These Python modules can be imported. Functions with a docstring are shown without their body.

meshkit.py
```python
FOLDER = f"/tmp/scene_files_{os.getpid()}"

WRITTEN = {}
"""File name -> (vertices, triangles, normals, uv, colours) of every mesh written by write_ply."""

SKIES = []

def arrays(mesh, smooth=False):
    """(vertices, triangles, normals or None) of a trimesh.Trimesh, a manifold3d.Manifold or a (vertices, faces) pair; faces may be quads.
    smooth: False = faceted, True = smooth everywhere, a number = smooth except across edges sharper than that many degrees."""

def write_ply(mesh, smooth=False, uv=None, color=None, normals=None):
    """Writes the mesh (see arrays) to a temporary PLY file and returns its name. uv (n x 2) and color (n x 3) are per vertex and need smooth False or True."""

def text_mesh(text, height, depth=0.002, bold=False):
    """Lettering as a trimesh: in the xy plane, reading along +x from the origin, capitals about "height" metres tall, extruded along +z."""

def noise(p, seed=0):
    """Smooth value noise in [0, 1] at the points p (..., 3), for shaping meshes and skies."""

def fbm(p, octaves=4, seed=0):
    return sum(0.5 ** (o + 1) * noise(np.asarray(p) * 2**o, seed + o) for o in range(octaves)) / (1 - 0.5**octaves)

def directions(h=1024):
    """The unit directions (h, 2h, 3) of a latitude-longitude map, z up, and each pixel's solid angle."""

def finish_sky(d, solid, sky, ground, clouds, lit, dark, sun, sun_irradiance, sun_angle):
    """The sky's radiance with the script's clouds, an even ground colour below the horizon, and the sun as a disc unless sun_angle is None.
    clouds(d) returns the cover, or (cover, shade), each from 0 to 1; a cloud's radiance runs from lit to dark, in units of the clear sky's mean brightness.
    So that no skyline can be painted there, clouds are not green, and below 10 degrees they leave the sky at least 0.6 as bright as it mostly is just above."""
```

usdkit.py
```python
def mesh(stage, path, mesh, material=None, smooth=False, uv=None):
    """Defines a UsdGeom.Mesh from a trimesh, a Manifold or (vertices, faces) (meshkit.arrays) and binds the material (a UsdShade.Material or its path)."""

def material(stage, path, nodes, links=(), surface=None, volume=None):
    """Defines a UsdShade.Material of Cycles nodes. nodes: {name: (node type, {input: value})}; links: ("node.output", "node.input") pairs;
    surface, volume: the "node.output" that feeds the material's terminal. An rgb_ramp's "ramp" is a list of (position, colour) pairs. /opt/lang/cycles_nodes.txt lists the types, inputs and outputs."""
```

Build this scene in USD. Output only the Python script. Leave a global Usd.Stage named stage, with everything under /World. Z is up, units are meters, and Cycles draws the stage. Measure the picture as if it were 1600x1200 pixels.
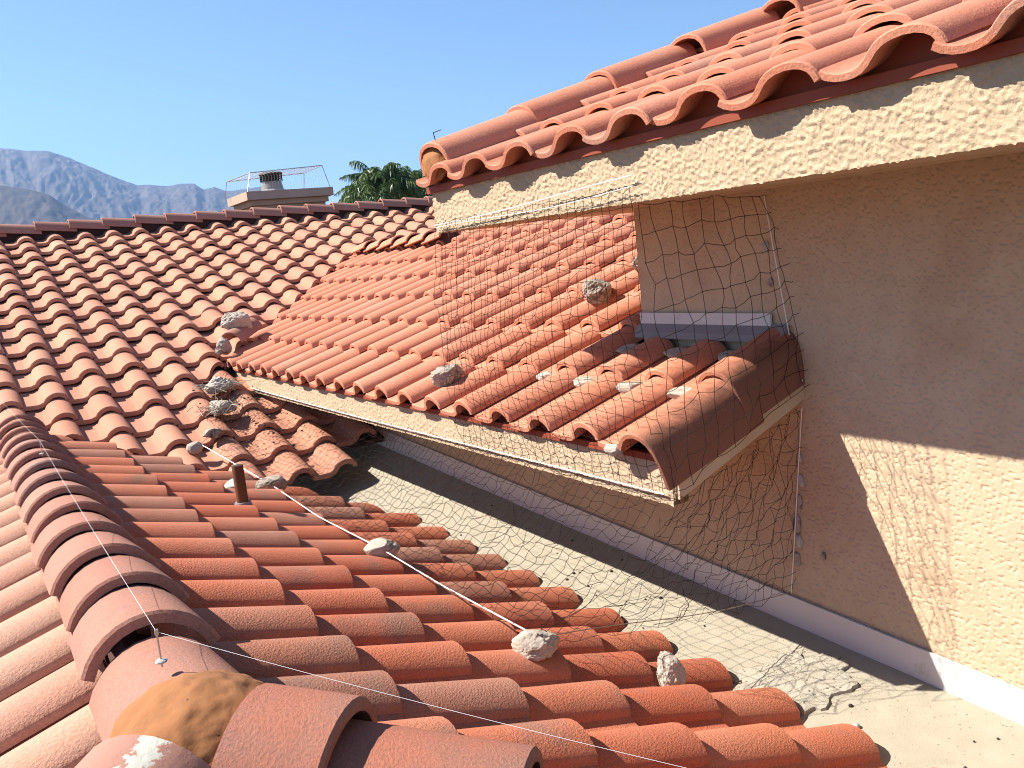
import math, numpy as np, trimesh, manifold3d, usdkit, meshkit
from pxr import Usd, UsdGeom, UsdLux, UsdShade, Gf, Sdf, Vt

stage = Usd.Stage.CreateInMemory()
UsdGeom.SetStageUpAxis(stage, UsdGeom.Tokens.z)
UsdGeom.SetStageMetersPerUnit(stage, 1.0)
stage.SetDefaultPrim(UsdGeom.Xform.Define(stage, '/World').GetPrim())
UsdGeom.Scope.Define(stage, '/World/Looks')
H = 6.0                      # height of the eye above the ground; all lengths below are taken from the eye, z up, +y along the wall, +x towards it
rng = np.random.default_rng(7)
mat = lambda n, *a, **k: usdkit.material(stage, '/World/Looks/' + n, *a, **k)

# ------------------------------------------------------------------ camera, sky, sun
SUN = np.array([1.0, -0.76, -1.24]); SUN /= np.linalg.norm(SUN)
ELEV = math.asin(-SUN[2]); ROTN = math.atan2(-SUN[0], -SUN[1])
SKY_STRENGTH, SUN_INTENSITY, EXPOSURE = 0.052, 1.25, 1.55

Rm = np.array([[0.8420995010395003, -0.5292891275011876, -0.10354443422056193],
               [0.1651903395622182, 0.07036806843286367, 0.9837481825448761],
               [0.5134009953869819, 0.8455183939182277, -0.14669036601493932]])
cam = UsdGeom.Camera.Define(stage, '/World/camera')
r_, u_, f_ = Rm
cam.AddTransformOp().Set(Gf.Matrix4d(*r_, 0, *u_, 0, *(-f_), 0, 0, 0, H, 1))
cam.CreateHorizontalApertureAttr(36.0); cam.CreateVerticalApertureAttr(27.0)
cam.CreateFocalLengthAttr(1408.76 / 1600 * 36.0)
cam.CreateClippingRangeAttr(Gf.Vec2f(0.05, 60000))
cam.CreateExposureAttr(EXPOSURE)

sky = UsdLux.DomeLight.Define(stage, '/World/sky')
sky.GetPrim().SetCustomDataByKey('kind', 'structure')
sky.GetPrim().SetCustomDataByKey('label', 'clear blue sky paling towards the hills')
skym = mat('sky_look', {'s': ('sky_texture', {'sky_type': 'single_scattering', 'sun_disc': False, 'sun_elevation': ELEV, 'sun_rotation': ROTN,
                                              'altitude': 200.0, 'air_density': 1.0, 'aerosol_density': 0.2, 'ozone_density': 6.0}),
                        'b': ('background_shader', {'strength': SKY_STRENGTH})}, [('s.color', 'b.color')], surface='b.background')
UsdShade.MaterialBindingAPI.Apply(sky.GetPrim()).Bind(skym)

sun = UsdLux.DistantLight.Define(stage, '/World/sun')
sun.CreateIntensityAttr(SUN_INTENSITY); sun.CreateNormalizeAttr(True); sun.CreateAngleAttr(0.53)
sun.CreateColorAttr(Gf.Vec3f(1.0, 0.95, 0.87))
zax = -SUN; xax = np.cross([0, 0, 1], zax); xax /= np.linalg.norm(xax); yax = np.cross(zax, xax)
sun.AddTransformOp().Set(Gf.Matrix4d(*xax, 0, *yax, 0, *zax, 0, 0, 0, 50, 1))

# ------------------------------------------------------------------ naming helpers
used = {}
def numbered(parent, name):
    k = used.get((parent, name), 0); used[(parent, name)] = k + 1
    return parent + '/' + (name if k == 0 else f'{name}_{k:03d}')
ORIG = {}
def meta(prim, label=None, cat=None, group=None, kind=None):
    for k, v in (('label', label), ('category', cat), ('group', group), ('kind', kind)):
        if v: prim.SetCustomDataByKey(k, v)
    return prim
def thing(name, label, cat, base, group=None, kind=None):
    p = numbered('/World', name); x = UsdGeom.Xform.Define(stage, p)
    b = np.asarray(base, float) + [0, 0, H]
    x.AddTranslateOp().Set(Gf.Vec3d(*map(float, b))); ORIG[p] = b
    meta(x.GetPrim(), label, cat, group, kind)
    return p
def vf(m):
    if hasattr(m, 'to_mesh'):
        q = m.to_mesh(); return np.asarray(q.vert_properties[:, :3], float), np.asarray(q.tri_verts, int)
    if isinstance(m, (tuple, list)):
        v, f = np.asarray(m[0], float), np.asarray(m[1], int)
        if f.shape[1] == 4: f = np.vstack([f[:, [0, 1, 2]], f[:, [0, 2, 3]]])
        return v, f
    return np.asarray(m.vertices, float), np.asarray(m.faces, int)
def part(parent, name, m, material, smooth=35, label=None):
    """one Mesh; the mesh is given in eye coordinates"""
    v, f = vf(m)
    if len(f) == 0: return None
    v = v + [0, 0, H] - ORIG.get(parent, np.zeros(3))
    p = numbered(parent, name)
    top = usdkit.mesh(stage, p, (v, f), material, smooth=smooth)
    if parent not in ORIG: pass
    ORIG[p] = ORIG.get(parent, np.zeros(3))
    if label: meta(top.GetPrim(), label)
    return p
def single(name, m, material, label, cat, group=None, kind=None, smooth=35):
    """a thing that is one mesh, with its Xform at its base"""
    v, f = vf(m); c = np.array([v[:, 0].mean(), v[:, 1].mean(), v[:, 2].min()])
    p = numbered('/World', name)
    g = usdkit.mesh(stage, p, (v - c, f), material, smooth=smooth)
    g.AddTranslateOp().Set(Gf.Vec3d(*map(float, c + [0, 0, H])))
    meta(g.GetPrim(), label, cat, group, kind)
    return p
def join(ms):
    V, F, n = [], [], 0
    for m in ms:
        v, f = vf(m); V.append(v); F.append(f + n); n += len(v)
    return (np.vstack(V), np.vstack(F))
def mani(m):
    v, f = vf(m)
    return manifold3d.Manifold(manifold3d.Mesh(np.asarray(v, np.float32), np.asarray(f, np.uint32)))
def box(x0, x1, y0, y1, z0, z1):
    b = trimesh.creation.box((x1 - x0, y1 - y0, z1 - z0)); b.apply_translation(((x0 + x1) / 2, (y0 + y1) / 2, (z0 + z1) / 2)); return b
def hexa(p8):
    """solid from 4 lower and 4 upper corners, both counter-clockwise from above"""
    f = [[3, 2, 1, 0], [4, 5, 6, 7], [0, 1, 5, 4], [1, 2, 6, 5], [2, 3, 7, 6], [3, 0, 4, 7]]
    return vf((np.array(p8, float), np.array(f)))
def tube(pts, r, n=6, caps=True):
    pts = np.asarray(pts, float); N = len(pts)
    t = np.gradient(pts, axis=0); t /= np.linalg.norm(t, axis=1, keepdims=True) + 1e-12
    ref = np.array([0.31, 0.12, 0.94]); a = np.cross(t, ref); a /= np.linalg.norm(a, axis=1, keepdims=True) + 1e-12
    b = np.cross(t, a); th = np.arange(n) * 2 * np.pi / n
    r = np.broadcast_to(np.asarray(r, float), (N,))
    V = pts[:, None] + r[:, None, None] * (np.cos(th)[None, :, None] * a[:, None] + np.sin(th)[None, :, None] * b[:, None])
    F = []
    for i in range(N - 1):
        for k in range(n):
            k2 = (k + 1) % n; F.append([i * n + k, i * n + k2, (i + 1) * n + k2, (i + 1) * n + k])
    v, f = vf((V.reshape(-1, 3), np.array(F)))
    if caps:
        f = np.vstack([f, [[0, k + 1, k] for k in range(1, n - 1)], [[(N - 1) * n, (N - 1) * n + k, (N - 1) * n + k + 1] for k in range(1, n - 1)]])
    if trimesh.Trimesh(v, f, process=False).volume < 0: f = f[:, ::-1]
    return v, f
def slab(p4, t):
    """p4 counter-clockwise seen from above"""
    p = np.array(p4, float); return hexa(np.vstack([p - [0, 0, t], p]))
def unit(v): v = np.asarray(v, float); return v / np.linalg.norm(v)

# ------------------------------------------------------------------ materials
ALB = 0.50
sc3 = lambda c: tuple(ALB * v for v in c)
def tile_look(name, c1, c2, blush, blush_amt=0.5, grain=0.5, gscale=150.0, dust=(0.62, 0.46, 0.36), dust_amt=0.25, spots=0.0, k=1.0):
    c1, c2, blush, dust = (tuple(min(.8, .90 * k * v * t) for v, t in zip(sc3(c), (1.0, .93, .90))) for c in (c1, c2, blush, dust))
    nodes = {
        'geo': ('geometry', {}), 'oi': ('object_info', {}),
        'rr': ('rgb_ramp', {'ramp': [(0, c1), (0.5, tuple((a + b) / 2 for a, b in zip(c1, c2))), (1, c2)]}),
        'rv': ('math', {'math_type': 'multiply', 'value2': 37.3}), 'cv': ('combine_xyz', {}),
        'va': ('vector_math', {'math_type': 'add'}),
        'nb': ('noise_texture', {'scale': 5.0, 'detail': 3.0, 'roughness': 0.55}),
        'mb': ('map_range', {'from_min': 0.47, 'from_max': 0.66, 'to_min': 0.0, 'to_max': 1.0, 'clamp': True}),
        'r2': ('white_noise_texture', {'dimensions': '1D'}),
        'mb2': ('map_range', {'from_min': 0.35, 'from_max': 0.9, 'to_min': 0.0, 'to_max': blush_amt, 'clamp': True}),
        'mbm': ('math', {'math_type': 'multiply'}),
        'mix1': ('mix_color', {'b': blush}),
        'nd': ('noise_texture', {'scale': 2.3, 'detail': 6.0, 'roughness': 0.65}),
        'md': ('map_range', {'from_min': 0.45, 'from_max': 0.75, 'to_min': 0.0, 'to_max': dust_amt, 'clamp': True}),
        'mix2': ('mix_color', {'b': dust}),
        'nf': ('noise_texture', {'scale': gscale, 'detail': 3.0, 'roughness': 0.6}),
        'ns': ('noise_texture', {'scale': gscale * 2.6, 'detail': 1.0}),
        'mf': ('map_range', {'from_min': 0.25, 'from_max': 0.75, 'to_min': 0.78, 'to_max': 1.2, 'clamp': True}),
        'hs': ('hsv', {}),
        'nw': ('noise_texture', {'scale': 7.0, 'detail': 5.0, 'roughness': 0.7, 'distortion': 0.6}),
        'mw': ('map_range', {'from_min': 0.68, 'from_max': 0.72, 'to_min': 0.0, 'to_max': spots, 'clamp': True}),
        'mix3': ('mix_color', {'b': (0.38, 0.34, 0.28)}),
        'add': ('math', {'math_type': 'multiply_add', 'value2': 0.35}),
        'bp': ('bump', {'strength': grain, 'distance': 0.004}),
        'p': ('principled_bsdf', {'roughness': 0.85, 'specular_ior_level': 0.25})}
    links = [('oi.random', 'rv.value1'), ('rv.value', 'cv.x'), ('oi.random', 'cv.z'), ('geo.position', 'va.vector1'), ('cv.vector', 'va.vector2'),
             ('va.vector', 'nb.vector'), ('va.vector', 'nd.vector'), ('geo.position', 'nf.vector'), ('geo.position', 'ns.vector'), ('va.vector', 'nw.vector'),
             ('oi.random', 'rr.fac'), ('nb.fac', 'mb.value'), ('rv.value', 'r2.w'), ('r2.value', 'mb2.value'), ('mb.result', 'mbm.value1'), ('mb2.result', 'mbm.value2'),
             ('rr.color', 'mix1.a'), ('mbm.value', 'mix1.fac'), ('nd.fac', 'md.value'), ('md.result', 'mix2.fac'), ('mix1.result', 'mix2.a'),
             ('nw.fac', 'mw.value'), ('mw.result', 'mix3.fac'), ('mix2.result', 'mix3.a'),
             ('nf.fac', 'mf.value'), ('mf.result', 'hs.value'), ('mix3.result', 'hs.color'), ('hs.color', 'p.base_color'),
             ('ns.fac', 'add.value1'), ('nf.fac', 'add.value3'), ('add.value', 'bp.height'), ('bp.normal', 'p.normal')]
    return mat(name, nodes, links, surface='p.BSDF')

TA = tile_look('sunbleached_tile', (0.66, 0.29, 0.185), (0.72, 0.35, 0.225), (0.58, 0.32, 0.24), 0.6, 0.18, 120, spots=0.0, dust=(0.74, 0.46, 0.28), k=1.3)
TA2 = tile_look('spotted_tile', (0.64, 0.29, 0.18), (0.70, 0.35, 0.22), (0.72, 0.42, 0.26), 0.7, 0.2, 120, spots=0.8, k=1.4)
TB = tile_look('clay_tile', (0.62, 0.235, 0.135), (0.68, 0.285, 0.17), (0.62, 0.32, 0.20), 0.5, 0.2, 120, k=1.55)
TC = tile_look('orange_tile', (0.58, 0.165, 0.085), (0.64, 0.225, 0.12), (0.30, 0.185, 0.135), 0.75, 0.85, 170, k=1.5)
TC2 = tile_look('grey_brown_tile', (0.40, 0.185, 0.125), (0.50, 0.20, 0.12), (0.26, 0.17, 0.13), 0.6, 0.85, 170, k=1.6)
TC3 = tile_look('streaked_tile', (0.42, 0.185, 0.12), (0.48, 0.2, 0.13), (0.3, 0.19, 0.14), 0.6, 0.85, 170, spots=0.9, k=1.6)
TL = tile_look('pale_tile', (0.70, 0.37, 0.26), (0.74, 0.43, 0.30), (0.72, 0.44, 0.29), 0.6, 0.6, 150, k=1.25)
TR = tile_look('ridge_cap_tile', (0.62, 0.285, 0.20), (0.68, 0.33, 0.235), (0.42, 0.27, 0.24), 0.85, 0.4, 150)
TH = tile_look('hip_cap_tile', (0.58, 0.22, 0.135), (0.52, 0.22, 0.15), (0.34, 0.22, 0.18), 0.8, 0.5, 190, k=1.15)
TRA = tile_look('far_ridge_tile', (0.52, 0.25, 0.19), (0.58, 0.29, 0.22), (0.48, 0.28, 0.22), 0.6, 0.2, 120, k=1.2)
TD = tile_look('upper_tile', (0.60, 0.225, 0.13), (0.66, 0.275, 0.17), (0.42, 0.23, 0.17), 0.7, 0.45, 150, k=1.55)
TRAKE0 = tile_look('plain_rake_tile', (0.50, 0.16, 0.085), (0.53, 0.18, 0.095), (0.16, 0.10, 0.075), 0.95, 0.8, 150)

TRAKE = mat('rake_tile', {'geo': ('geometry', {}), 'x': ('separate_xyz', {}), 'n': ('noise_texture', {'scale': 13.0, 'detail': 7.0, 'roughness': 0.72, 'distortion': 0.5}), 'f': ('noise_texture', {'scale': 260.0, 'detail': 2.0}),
    'k': ('math', {'math_type': 'multiply_add', 'value2': -0.24}), 'm': ('map_range', {'from_min': 1.985, 'from_max': 1.925, 'to_min': 0.0, 'to_max': 0.72, 'clamp': True}),  # darkens the outer shoulder: sooty weathering plus shade painted into the colour
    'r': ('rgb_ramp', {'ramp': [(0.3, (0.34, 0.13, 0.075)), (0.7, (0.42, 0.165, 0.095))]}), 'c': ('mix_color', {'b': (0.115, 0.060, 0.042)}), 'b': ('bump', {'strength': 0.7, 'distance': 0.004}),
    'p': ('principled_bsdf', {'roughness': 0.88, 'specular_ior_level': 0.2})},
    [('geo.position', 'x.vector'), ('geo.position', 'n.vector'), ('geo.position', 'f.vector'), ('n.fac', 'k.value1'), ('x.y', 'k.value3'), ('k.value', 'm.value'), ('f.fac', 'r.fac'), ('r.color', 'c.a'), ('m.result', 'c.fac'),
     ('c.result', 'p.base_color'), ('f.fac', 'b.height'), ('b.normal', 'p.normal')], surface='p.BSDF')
def rough_look(name, c1, c2, scale, bstr, bdist=0.01, rough=0.9, stain=None, stain_rng=(0.55, 0.7), stain_scale=2.0, speck=None, speck_rng=(0.66, 0.7), speck_scale=60.0, vor=0.0):
    c1, c2 = sc3(c1), sc3(c2); stain = stain and sc3(stain); speck = speck and sc3(speck)
    nodes = {'geo': ('geometry', {}),
             'n1': ('noise_texture', {'scale': scale, 'detail': 6.0, 'roughness': 0.6}),
             'n2': ('noise_texture', {'scale': scale * 0.08, 'detail': 4.0, 'roughness': 0.6}),
             'm1': ('map_range', {'from_min': 0.3, 'from_max': 0.7, 'clamp': True}),
             'mx': ('mix_color', {'a': c1, 'b': c2}),
             'bp': ('bump', {'strength': bstr, 'distance': bdist}),
             'p': ('principled_bsdf', {'roughness': rough, 'specular_ior_level': 0.2})}
    links = [('geo.position', 'n1.vector'), ('geo.position', 'n2.vector'), ('n2.fac', 'm1.value'), ('m1.result', 'mx.fac')]
    col = 'mx.result'
    if stain:
        nodes |= {'n3': ('noise_texture', {'scale': stain_scale, 'detail': 6.0, 'roughness': 0.65, 'distortion': 0.4}),
                  'm3': ('map_range', {'from_min': stain_rng[0], 'from_max': stain_rng[1], 'to_max': 0.75, 'clamp': True}), 'mx3': ('mix_color', {'b': stain})}
        links += [('geo.position', 'n3.vector'), ('n3.fac', 'm3.value'), ('m3.result', 'mx3.fac'), (col, 'mx3.a')]; col = 'mx3.result'
    if speck:
        nodes |= {'n4': ('noise_texture', {'scale': speck_scale, 'detail': 2.0}),
                  'm4': ('map_range', {'from_min': speck_rng[0], 'from_max': speck_rng[1], 'to_max': 0.8, 'clamp': True}), 'mx4': ('mix_color', {'b': speck})}
        links += [('geo.position', 'n4.vector'), ('n4.fac', 'm4.value'), ('m4.result', 'mx4.fac'), (col, 'mx4.a')]; col = 'mx4.result'
    links += [(col, 'p.base_color')]
    h = 'n1.fac'
    if vor:
        nodes |= {'vo': ('voronoi_texture', {'scale': vor, 'feature': 'smooth_f1'}), 'ad': ('math', {'math_type': 'multiply_add', 'value2': -0.6})}
        links += [('geo.position', 'vo.vector'), ('vo.distance', 'ad.value1'), ('n1.fac', 'ad.value3')]; h = 'ad.value'
    links += [(h, 'bp.height'), ('bp.normal', 'p.normal')]
    return mat(name, nodes, links, surface='p.BSDF')

STUCCO = rough_look('stucco', (0.84, 0.635, 0.42), (0.92, 0.705, 0.47), 130.0, 0.25, 0.006, stain=(0.72, 0.47, 0.29), stain_rng=(0.52, 0.74), stain_scale=1.7)
STUCCO_B = rough_look('beam_stucco', (0.74, 0.55, 0.355), (0.82, 0.62, 0.41), 150.0, 0.6, 0.006)
DECKM = rough_look('deck_coating', (0.56, 0.485, 0.36), (0.62, 0.55, 0.42), 160.0, 0.4, 0.004, stain=(0.36, 0.31, 0.24), stain_rng=(0.56, 0.78), stain_scale=1.7, speck=(0.16, 0.12, 0.08), speck_rng=(0.69, 0.73), speck_scale=85.0)
PATCH = rough_look('patch_mortar', (0.54, 0.475, 0.37), (0.68, 0.61, 0.48), 110.0, 0.6, 0.005, speck=(0.15, 0.12, 0.09), speck_rng=(0.64, 0.68), speck_scale=70.0)
MORTAR = rough_look('mortar', (0.66, 0.56, 0.45), (0.80, 0.70, 0.58), 70.0, 0.6, 0.008, stain=(0.2, 0.15, 0.11), stain_rng=(0.58, 0.68), stain_scale=24.0)
MORTAR_D = rough_look('grey_mortar', (0.56, 0.46, 0.37), (0.70, 0.60, 0.49), 70.0, 0.6, 0.008, stain=(0.10, 0.07, 0.05), stain_rng=(0.5, 0.62), stain_scale=24.0)
BROWNM = rough_look('brown_mastic', (0.50, 0.20, 0.075), (0.56, 0.245, 0.10), 45.0, 0.35, 0.006, stain=(0.30, 0.14, 0.06), stain_rng=(0.52, 0.72), stain_scale=9.0, speck=(0.04, 0.025, 0.02), speck_rng=(0.74, 0.76), speck_scale=40.0)
WHITEP = rough_look('white_coating', (0.66, 0.63, 0.57), (0.72, 0.69, 0.63), 90.0, 0.5, 0.005)
PAINT = rough_look('flaking_paint', (0.70, 0.65, 0.52), (0.80, 0.75, 0.62), 120.0, 0.8, 0.006, speck=(0.35, 0.24, 0.18), speck_rng=(0.55, 0.62), speck_scale=90.0)
REDF = rough_look('red_fascia', (0.40, 0.085, 0.04), (0.44, 0.10, 0.05), 40.0, 0.1, 0.003, rough=0.6)
FLASH = rough_look('white_flashing', (1.05, 0.98, 0.93), (1.12, 1.05, 0.99), 20.0, 0.06, 0.003, rough=0.5, stain=(0.5, 0.42, 0.36), stain_rng=(0.62, 0.75), stain_scale=6.0)
GREYF = rough_look('grey_flashing', (0.36, 0.33, 0.33), (0.44, 0.41, 0.41), 30.0, 0.2, 0.004, rough=0.6)
UNDER = rough_look('underlay', (0.10, 0.05, 0.04), (0.13, 0.06, 0.05), 20.0, 0.2, 0.01)
NETM = mat('net_cord', {'p': ('principled_bsdf', {'base_color': (0.016, 0.010, 0.008), 'roughness': 0.95, 'specular_ior_level': 0.1})}, surface='p.BSDF')
CABLE = mat('pale_cable', {'p': ('principled_bsdf', {'base_color': (0.72, 0.70, 0.68), 'roughness': 0.4, 'metallic': 0.2})}, surface='p.BSDF')
STEEL = mat('steel', {'p': ('principled_bsdf', {'base_color': (0.42, 0.40, 0.37), 'roughness': 0.4, 'metallic': 0.9})}, surface='p.BSDF')
RUST = rough_look('rusty_metal', (0.16, 0.07, 0.035), (0.28, 0.13, 0.06), 60.0, 0.4, 0.003, rough=0.8)
DARK = mat('dark_twig', {'p': ('principled_bsdf', {'base_color': (0.03, 0.022, 0.018), 'roughness': 0.8})}, surface='p.BSDF')
STRAW = rough_look('dry_straw', (0.70, 0.60, 0.46), (0.85, 0.75, 0.60), 90.0, 1.0, 0.01, stain=(0.16, 0.12, 0.08), stain_rng=(0.52, 0.62), stain_scale=30.0)

# ------------------------------------------------------------------ the tile: one S-shaped clay tile
def make_prof(rw, amp, brk=52.0, soft=0.0):
    r = rw * .94 / math.sin(math.radians(brk)); th = np.radians(np.linspace(0, brk, 5)); d = r * (1 - math.cos(th[-1])); g = amp - d
    arc_ = [(r * math.sin(t), -r * (1 - math.cos(t))) for t in th]
    left = [(-rw * (.975 + soft * .5), -(d + .35 * g)), (-rw * (1 + soft), -(d + .65 * g)), (-rw * (1.07 + soft * 1.4), -(amp - .009)), (-rw * (1.2 + soft * 1.6), -(amp - .003)), (-rw * (1.4 + soft * 1.6), -amp)]
    e = -.28 + rw; pan = [((left[-1][0] + e) / 2, -(amp - .001)), (e + .006, -(amp - .004)), (e - .010, -(amp - .006))]
    right = [(rw * .985, -(d + .4 * g)), (rw, -(amp - .009))]
    return np.array(pan[::-1] + left[::-1] + [(-u, w) for u, w in arc_[:0:-1]] + arc_ + right)
PROF_D = np.array([(-.205, -.050), (-.190, -.062), (-.170, -.070), (-.150, -.073), (-.130, -.072), (-.113, -.066), (-.099, -.055), (-.087, -.040),
                 (-.073, -.025), (-.055, -.0125), (-.030, -.0035), (0, 0), (.028, -.003), (.050, -.011), (.068, -.025), (.080, -.044), (.087, -.066)]) * [1, .80]
def offset_line(p, t):
    d = np.gradient(p, axis=0); n = np.stack([d[:, 1], -d[:, 0]], 1); n /= np.linalg.norm(n, axis=1, keepdims=True)
    return p + n * t
def extrude(prof, stations, thick=0.016):
    """prof (u, w) -> solid; stations: list of (v, scale_u, dw, inset)"""
    n = len(prof); V = []
    for v, su, dw, ins in stations:
        top = prof * [su, 1] + [0, dw]; bot = offset_line(top, thick)
        if ins: top = top + (bot - top) * ins; 
        for q in (top, bot):
            V.append(np.stack([q[:, 0], np.full(n, v), q[:, 1]], 1))
    V = np.array(V).reshape(-1, 3); F = []
    S = len(stations); idx = lambda s, side, i: (s * 2 + side) * n + i
    for s in range(S - 1):
        for i in range(n - 1):
            F.append([idx(s, 0, i), idx(s, 0, i + 1), idx(s + 1, 0, i + 1), idx(s + 1, 0, i)])
            F.append([idx(s, 1, i + 1), idx(s, 1, i), idx(s + 1, 1, i), idx(s + 1, 1, i + 1)])
        F.append([idx(s, 1, 0), idx(s, 0, 0), idx(s + 1, 0, 0), idx(s + 1, 1, 0)])
        F.append([idx(s, 0, n - 1), idx(s, 1, n - 1), idx(s + 1, 1, n - 1), idx(s + 1, 0, n - 1)])
    for i in range(n - 1):
        F.append([idx(0, 0, i + 1), idx(0, 0, i), idx(0, 1, i), idx(0, 1, i + 1)])
        F.append([idx(S - 1, 0, i), idx(S - 1, 0, i + 1), idx(S - 1, 1, i + 1), idx(S - 1, 1, i)])
    v, f = vf((V, np.array(F)))
    if trimesh.Trimesh(v, f, process=False).volume < 0: f = f[:, ::-1]
    return v, f
def body(prof, thick): return extrude(prof, [(0, 1, 0, .20), (.005, 1, 0, 0), (.43, 1, 0, 0)], thick)
TILE_A, TILE_B, TILE_C, TILE_D = body(make_prof(.078, .066, 50, .10), .030), body(make_prof(.078, .066), .020), body(make_prof(.086, .070, 50), .024), body(PROF_D, .018)
def frame(u, v):
    u, v = unit(u), unit(v); return np.stack([u, v, np.cross(u, v)])
def place(tile, O, fr, drop, e, jit=0.003, rot=0.008, su=1.0):
    """tile stands at O, u along fr[0], v up the slope along fr[1]; its upper end dips under the next one"""
    V, F = tile; a = -math.atan2(drop, e) + rng.normal(0, rot * .3); b = rng.normal(0, rot)
    ca, sa, cb, sb = math.cos(a), math.sin(a), math.cos(b), math.sin(b)
    q = V * [su, 1, 1]
    q = np.stack([q[:, 0], q[:, 1] * ca - q[:, 2] * sa, q[:, 1] * sa + q[:, 2] * ca], 1)
    q = np.stack([q[:, 0] * cb - q[:, 1] * sb, q[:, 0] * sb + q[:, 1] * cb, q[:, 2]], 1)
    q = q + rng.normal(0, jit, 3) * [1, 1, .4]
    return q @ fr + O, F
def clip(m, planes):
    """keep n.p >= c for each (n, c)"""
    v, f = m; todo = []
    for n, c in planes:
        s = v @ np.asarray(n, float) - c
        if (s < 0).all(): return None
        if (s < 0).any(): todo.append((n, c))
    if not todo: return m
    M = mani(m)
    for n, c in todo:
        L = np.linalg.norm(n); M = M.trim_by_plane(tuple(np.asarray(n, float) / L), c / L)
    if M.is_empty() or M.volume() < 2e-5: return None
    return vf(M)
def sl(s): return np.array([1, s]) / math.hypot(1, s)

# roof planes (through the crests of the tiles)
xa, ya, za, sa, ea = 0.799, 10.547, 0.632, 0.337, 0.331
xb, yb, zb, sb, eb = 1.713, 6.335, -0.590, 0.363, 0.362
xd, yd, zd, sd, ed = 1.650, 3.100, 0.350, 0.330, 0.362
xr, zr, sc, ec = 0.236, -0.737, 0.386, 0.333
XW, YW = 2.365, 2.825          # wall plane, far corner of the upper wall
zA = lambda y: za + sa * (y - ya)
zB = lambda x: zb + sb * (x - xb)
def zC(x, y=2.5): return zr - sc * (x - xr) + 0.022 * (y - 2.5) * max(0, x - xr) / 1.73
zdeck = lambda x, y: (lambda zw, zc: zc + (zw - zc) * (x - 1.97) / (XW - 1.97))(-1.5295 + 0.0541 * y, -1.478 + 0.034 * (y - 1.66))

RG = 'tiled roof slopes around the flat deck'
# ------------------------------------------------------------------ far main roof
c_, s_ = sl(sa)
RA = thing('tile_roof', 'far sunlit salmon tile roof rising to the long ridge under the mountains', 'roof', (2.5, 5.2, -1.4), RG)
frA = frame((1, 0, 0), (0, c_, s_))
valley = (np.array([-sb, sa, 0]), sa * ya - za + zb - sb * xb + 0.03)                  # A above B
cc = zr + sc * xr
valleyC = (np.array([sc, sa, 0]), sa * ya - za + cc - 0.06)                            # A above C
nA = 0
for j in range(18):
    for i in range(-5, 19):
        O = np.array([xa + i * .28, ya - j * ea * c_, za - j * ea * s_])
        pl = []
        if O[0] > 1.58 and O[1] > 6.5 and O[0] < 3.75: pl.append(valley)
        elif O[0] >= 3.75 and O[1] < 8.0: continue
        if O[0] < 2.2: pl.append(valleyC)
        pl.append((np.array([-1, 0, 0]), -2.36 if O[1] < 6.9 else -6))
        if j == 17 and i > 4: continue
        if j == 16 and i > 5: continue
        special = (i, j) == (4, 9)
        t = place(TILE_A, O + frA[2] * (0.02 if special else 0), frA, .043, ea, jit=.005, rot=.05 if special else .012)
        t = clip(t, pl)
        if t is None: continue
        part(RA, 'tile', t, TA2 if rng.random() < .10 or (i in (3, 4) and j in (14, 15, 16)) else TA, label='crooked cracked tile' if special else None)
dz = .125
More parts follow.
